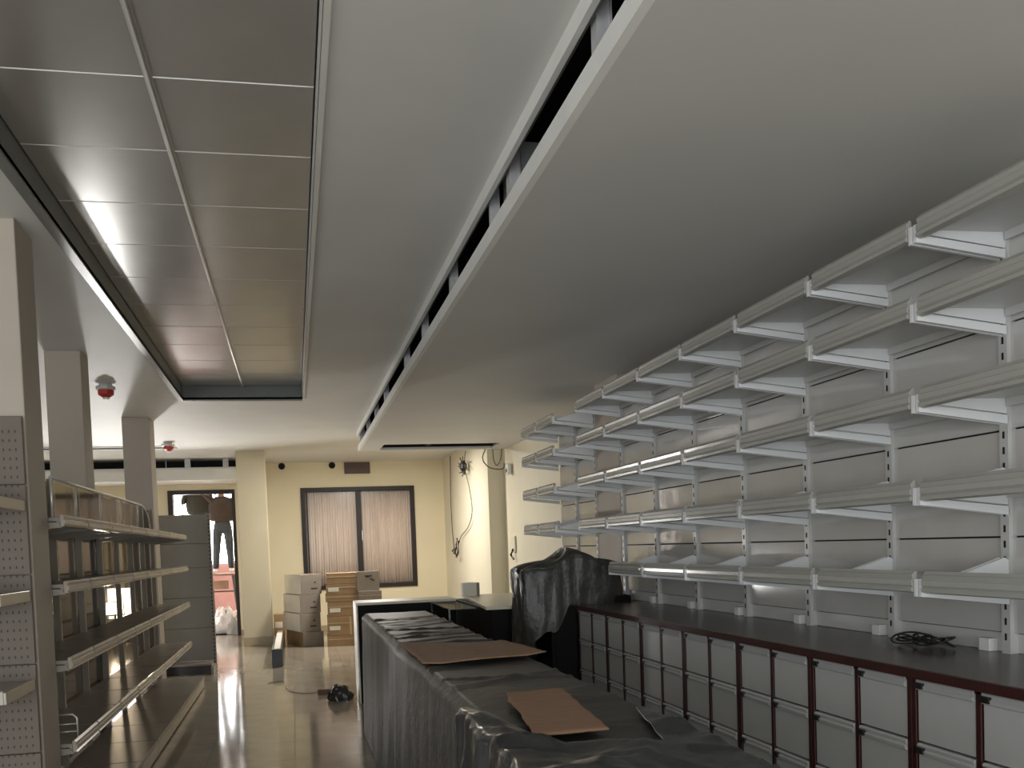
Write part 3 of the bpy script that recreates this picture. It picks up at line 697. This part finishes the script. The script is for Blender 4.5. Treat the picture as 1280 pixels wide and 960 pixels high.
o = thing('cable_knot', (xw-.03, 13.72, 2.70), 'dark knot of tangled cable ends high on the rear right wall', 'cable')
for k in range(9):
    a = k*.75; p = [(0, 0, 0), (-.05, .12*math.cos(a), .10*math.sin(a)), (-.07, .30*math.cos(a+.3), .16*math.sin(a+.5))]
    MB().tube(p, .010, 6).build('cable_end', 'cableblack' if k % 2 else 'cable', o, smooth=True)
MB().lathe([(.03, -.08), (.06, -.03), (.055, .04), (.02, .09)], (-.05, 0, 0), 10).build('tape_wrap', 'cableblack', o)
o = thing('cable_knot', (xw-.03, 14.75, 1.42), 'black loose cable ends low on the rear right wall', 'cable')
for p in ([(0, 0, .16), (-.03, -.05, .06), (-.02, .02, 0), (-.02, .30, -.05)], [(0, .1, .0), (-.05, 0, -.08), (-.03, -.08, -.14)], [(0, -.1, .12), (-.03, -.16, -.10), (-.02, .04, -.16)], [(0, .34, -.02), (-.02, .42, -.06)]):
    MB().tube(p, .014, 6).build('cable_end', 'cableblack', o, smooth=True)
cable('wall_cable', [(2.70, 12.18, 2.80), (2.66, 12.2, 2.66), (2.76, 12.22, 2.54), (2.95, 12.24, 2.52), (3.0-.02, 12.24, 2.60)], .008, 'cable', 'grey cable looping below the soffit slot')
cable('wall_cable', [(2.80, 12.16, 2.80), (2.82, 12.2, 2.64), (2.87, 12.22, 2.57), (2.92, 12.2, 2.66), (2.93, 12.16, 2.80)], .007, 'cable', 'short loop of grey cable under the soffit corner')
o = thing('wall_sensor', (2.985, 11.9, 2.47), 'small white sensor on the cream wall below the soffit', 'sensor')
B(-.06, 0, -.06, .06, -.06, .09).build('housing', 'white', o, bevel=.015); B(-.064, -.06, -.03, .03, -.03, .02).build('lens', 'tag', o)
o = thing('wall_socket', (2.99, 11.85, 1.36), 'small socket box with black wires on the cream wall', 'socket')
B(-.015, .005, -.07, .07, -.02, .20).build('plate', 'cream', o, bevel=.003); MB().tube([(-.02, 0, .02), (-.05, .03, -.06), (-.03, -.05, -.12)], .016, 6).build('wire_end', 'cableblack', o)

# ---------------------------------------------------------------- back room: platform, people, debris
sf = thing('work_platform', (-1.55, 17.6, 0), 'wooden plank platform on dark steel legs behind the doorway', 'platform')
for k in range(3): B(-.60, .46, -.25+k*.17, -.25+k*.17+.16, 1.05, 1.09).build('plank', 'wood', sf, bevel=.004)
for x in (-.55, .38):
    for y in (-.22, .22):
        MB().tube([(x, y, 1.05), (x+(.10 if x > 0 else -.05), y*1.4, 0)], .022).build('leg', 'ladder', sf)
    for z in (.28, .55, .82): MB().tube([(x*1.0+.04*(1 if x > 0 else -1), -.26, z), (x+.04*(1 if x > 0 else -1), .26, z)], .014).build('rung', 'ladder', sf)
for z in (.35, .75): MB().tube([(-.55, -.24, z), (.42, -.24, z)], .013).build('cross_brace', 'ladder', sf)
B(-.1, .30, -.30, -.26, .80, .96).build('side_board', 'wood', sf, bevel=.004)

def person(loc, top, label, legs, arms):
    bm = bmesh.new(); sk = bm.verts.layers.skin.verify(); V = {}
    def jv(n, p, r): v = bm.verts.new(p); v[sk].radius = (r, r*.85); V[n] = v
    def e(a, b): bm.edges.new((V[a], V[b]))
    jv('pel', (0, 0, .90), .145); jv('wai', (0, 0, 1.04), .135); jv('che', (0, 0, 1.25), .165); jv('sho', (0, 0, 1.40), .13); jv('nec', (0, 0, 1.48), .055); jv('jaw', (0, -.02, 1.56), .07); jv('hea', (0, -.01, 1.64), .085); jv('cro', (0, 0, 1.70), .06)
    for a, b in (('pel', 'wai'), ('wai', 'che'), ('che', 'sho'), ('sho', 'nec'), ('nec', 'jaw'), ('jaw', 'hea'), ('hea', 'cro')): e(a, b)
    for s, n in ((-1, 'l'), (1, 'r')):
        L = legs[n]
        jv('hip'+n, (s*.10, 0, .84), .115); jv('kne'+n, (s*.10+L[0]*.5, -.02, .46), .090); jv('ank'+n, (s*.10+L[0], 0, .09), .066); jv('toe'+n, (s*.10+L[0]*1.1, -.15, .04), .036)
        e('pel', 'hip'+n); e('hip'+n, 'kne'+n); e('kne'+n, 'ank'+n); e('ank'+n, 'toe'+n)
        A = arms[n]
        jv('sh'+n, (s*.19, 0, 1.38), .075); jv('el'+n, A[0], .055); jv('wr'+n, A[1], .036); jv('ha'+n, A[2], .034)
        e('sho', 'sh'+n); e('sh'+n, 'el'+n); e('el'+n, 'wr'+n); e('wr'+n, 'ha'+n)
        d = (Vector(A[2])-Vector(A[1])).normalized(); q = d.cross(Vector((0, 1, 0))).normalized()
        for k in range(5):
            b0 = Vector(A[2])+q*(.016*(k-1.5)) if k < 4 else Vector(A[2])-d*.03-q*.03
            tip = b0+d*(.07-.008*abs(k-1.5))+Vector((0, -.015, 0)) if k < 4 else b0-q*.035+d*.035
            jv(f'f{n}{k}', b0*.35+tip*.65, .010); jv(f't{n}{k}', tip, .008); e('ha'+n, f'f{n}{k}'); e(f'f{n}{k}', f't{n}{k}')
    V['pel'][sk].use_root = True
    me = bpy.data.meshes.new('body'); bm.to_mesh(me); bm.free()
    tmp = bpy.data.objects.new('tmp', me); COL.objects.link(tmp)
    tmp.modifiers.new('s', 'SKIN'); sb_ = tmp.modifiers.new('u', 'SUBSURF'); sb_.levels = 2
    dg = bpy.context.evaluated_depsgraph_get(); m2 = bpy.data.meshes.new_from_object(tmp.evaluated_get(dg)); bpy.data.objects.remove(tmp)
    m2.materials.clear()
    for k in ('denim', top, 'skin', 'shoe'): m2.materials.append(M[k])
    ws = [Vector(arms[n][1]) for n in 'lr']
    for p in m2.polygons:
        p.use_smooth = True; c = p.center; i = 1
        if c.z < .09: i = 3
        elif c.z < .96 and abs(c.x) < .45: i = 0
        elif c.z > 1.47 and abs(c.x) < .12: i = 2
        for n in 'lr':
            w0, w1 = Vector(arms[n][1]), Vector(arms[n][2])
            if (c-w1).length < .14 and (c-w0).dot(w1-w0) > 0: i = 2
        p.material_index = i
    o = tag(link('person', m2, loc=loc), label, 'person')
    h = MB().lathe([(.02, .13), (.07, .115), (.1, .06), (.105, 0), (.09, -.05)], (0, .02, 1.66), 16).build('hair', 'hair', o, smooth=True)
    MB().lathe([(.012, .0), (.018, -.02), (.008, -.035)], (0, -.105, 1.63), 8).build('nose', 'skin', o, smooth=True)
    for s in (-1, 1): MB().lathe([(.004, -.008), (.012, 0), (.004, .008)], (s*.035, -.092, 1.65), 8).build('eye', 'white', o); MB().lathe([(.006, -.03), (.016, 0), (.006, .03)], (s*.092, 0, 1.63), 8).build('ear', 'skin', o)
    B(-.025, .025, -.098, -.085, 1.575, 1.583).build('mouth', 'red', o)
    # loose hem of the top
    hem = MB().lathe([(.19, 1.00), (.21, 1.03), (.225, 1.12), (.225, 1.32), (.15, 1.44)], (0, 0, 0), 20)
    hem.v = [(x*1.08, y*.72, z) for x, y, z in hem.v]; hem.build('jacket', top, o, smooth=True)
    return o
person((-1.33, 17.6, 1.092), 'jbrown', 'person in a brown jacket and jeans standing on the platform in the doorway', {'l': (-.06,), 'r': (.03,)},
       {'l': ((-.34, -.05, 1.55), (-.26, -.10, 1.80), (-.25, -.11, 1.87)), 'r': ((.32, -.05, 1.50), (.24, -.1, 1.76), (.23, -.11, 1.83))})
st = thing('step_stool', (-1.84, 18.12, 0), 'tall dark work stool behind the end gondola', 'stool')
B(-.24, .24, -.2, .2, 1.22, 1.26).build('seat_board', 'wood', st, bevel=.004)
for x in (-.2, .2):
    for y in (-.16, .16): MB().tube([(x, y, 1.22), (x*1.15, y*1.1, 0)], .02).build('leg', 'ladder', st)
person((-1.80, 18.1, 1.262), 'jolive', 'person in a dark olive top beside the brown jacket, seen above the end gondola', {'l': (-.02,), 'r': (.02,)},
       {'l': ((-.30, -.05, 1.20), (-.22, -.2, 1.42), (-.19, -.24, 1.48)), 'r': ((.27, -.05, 1.18), (.24, -.2, 1.40), (.22, -.24, 1.46))})
def blob(name, loc, sx, sy, sz, m, seed):
    vs = []; fs = []
    for j in range(17):
        for i in range(32):
            a = 2*math.pi*i/32; v_ = j/16
            r = math.cos(v_*P2*.97)**.6*(1+.45*noise.noise(Vector((math.cos(a)*2.5+seed, math.sin(a)*2.5, v_*3))))
            vs.append((sx*r*math.cos(a), sy*r*math.sin(a), sz*math.sin(v_*P2)*(1+.35*noise.noise(Vector((a*2, v_*4, seed))))))
    for j in range(16):
        for i in range(32): fs.append((j*32+i, j*32+(i+1) % 32, (j+1)*32+(i+1) % 32, (j+1)*32+i))
    fs.append(tuple(16*32+i for i in range(32)))
    return MB().add(vs, fs).build(name, m, smooth=True, loc=loc)
tag(blob('plastic_bag', (-1.30, 16.95, 0), .26, .2, .42, 'bag', 1), 'crumpled white plastic bag heap on the floor under the platform', 'bag', 'debris behind the doorway')
tag(blob('plastic_bag', (-1.12, 16.55, 0), .13, .1, .28, 'bag', 5), 'small white plastic bag at the doorway threshold', 'bag', 'debris behind the doorway')
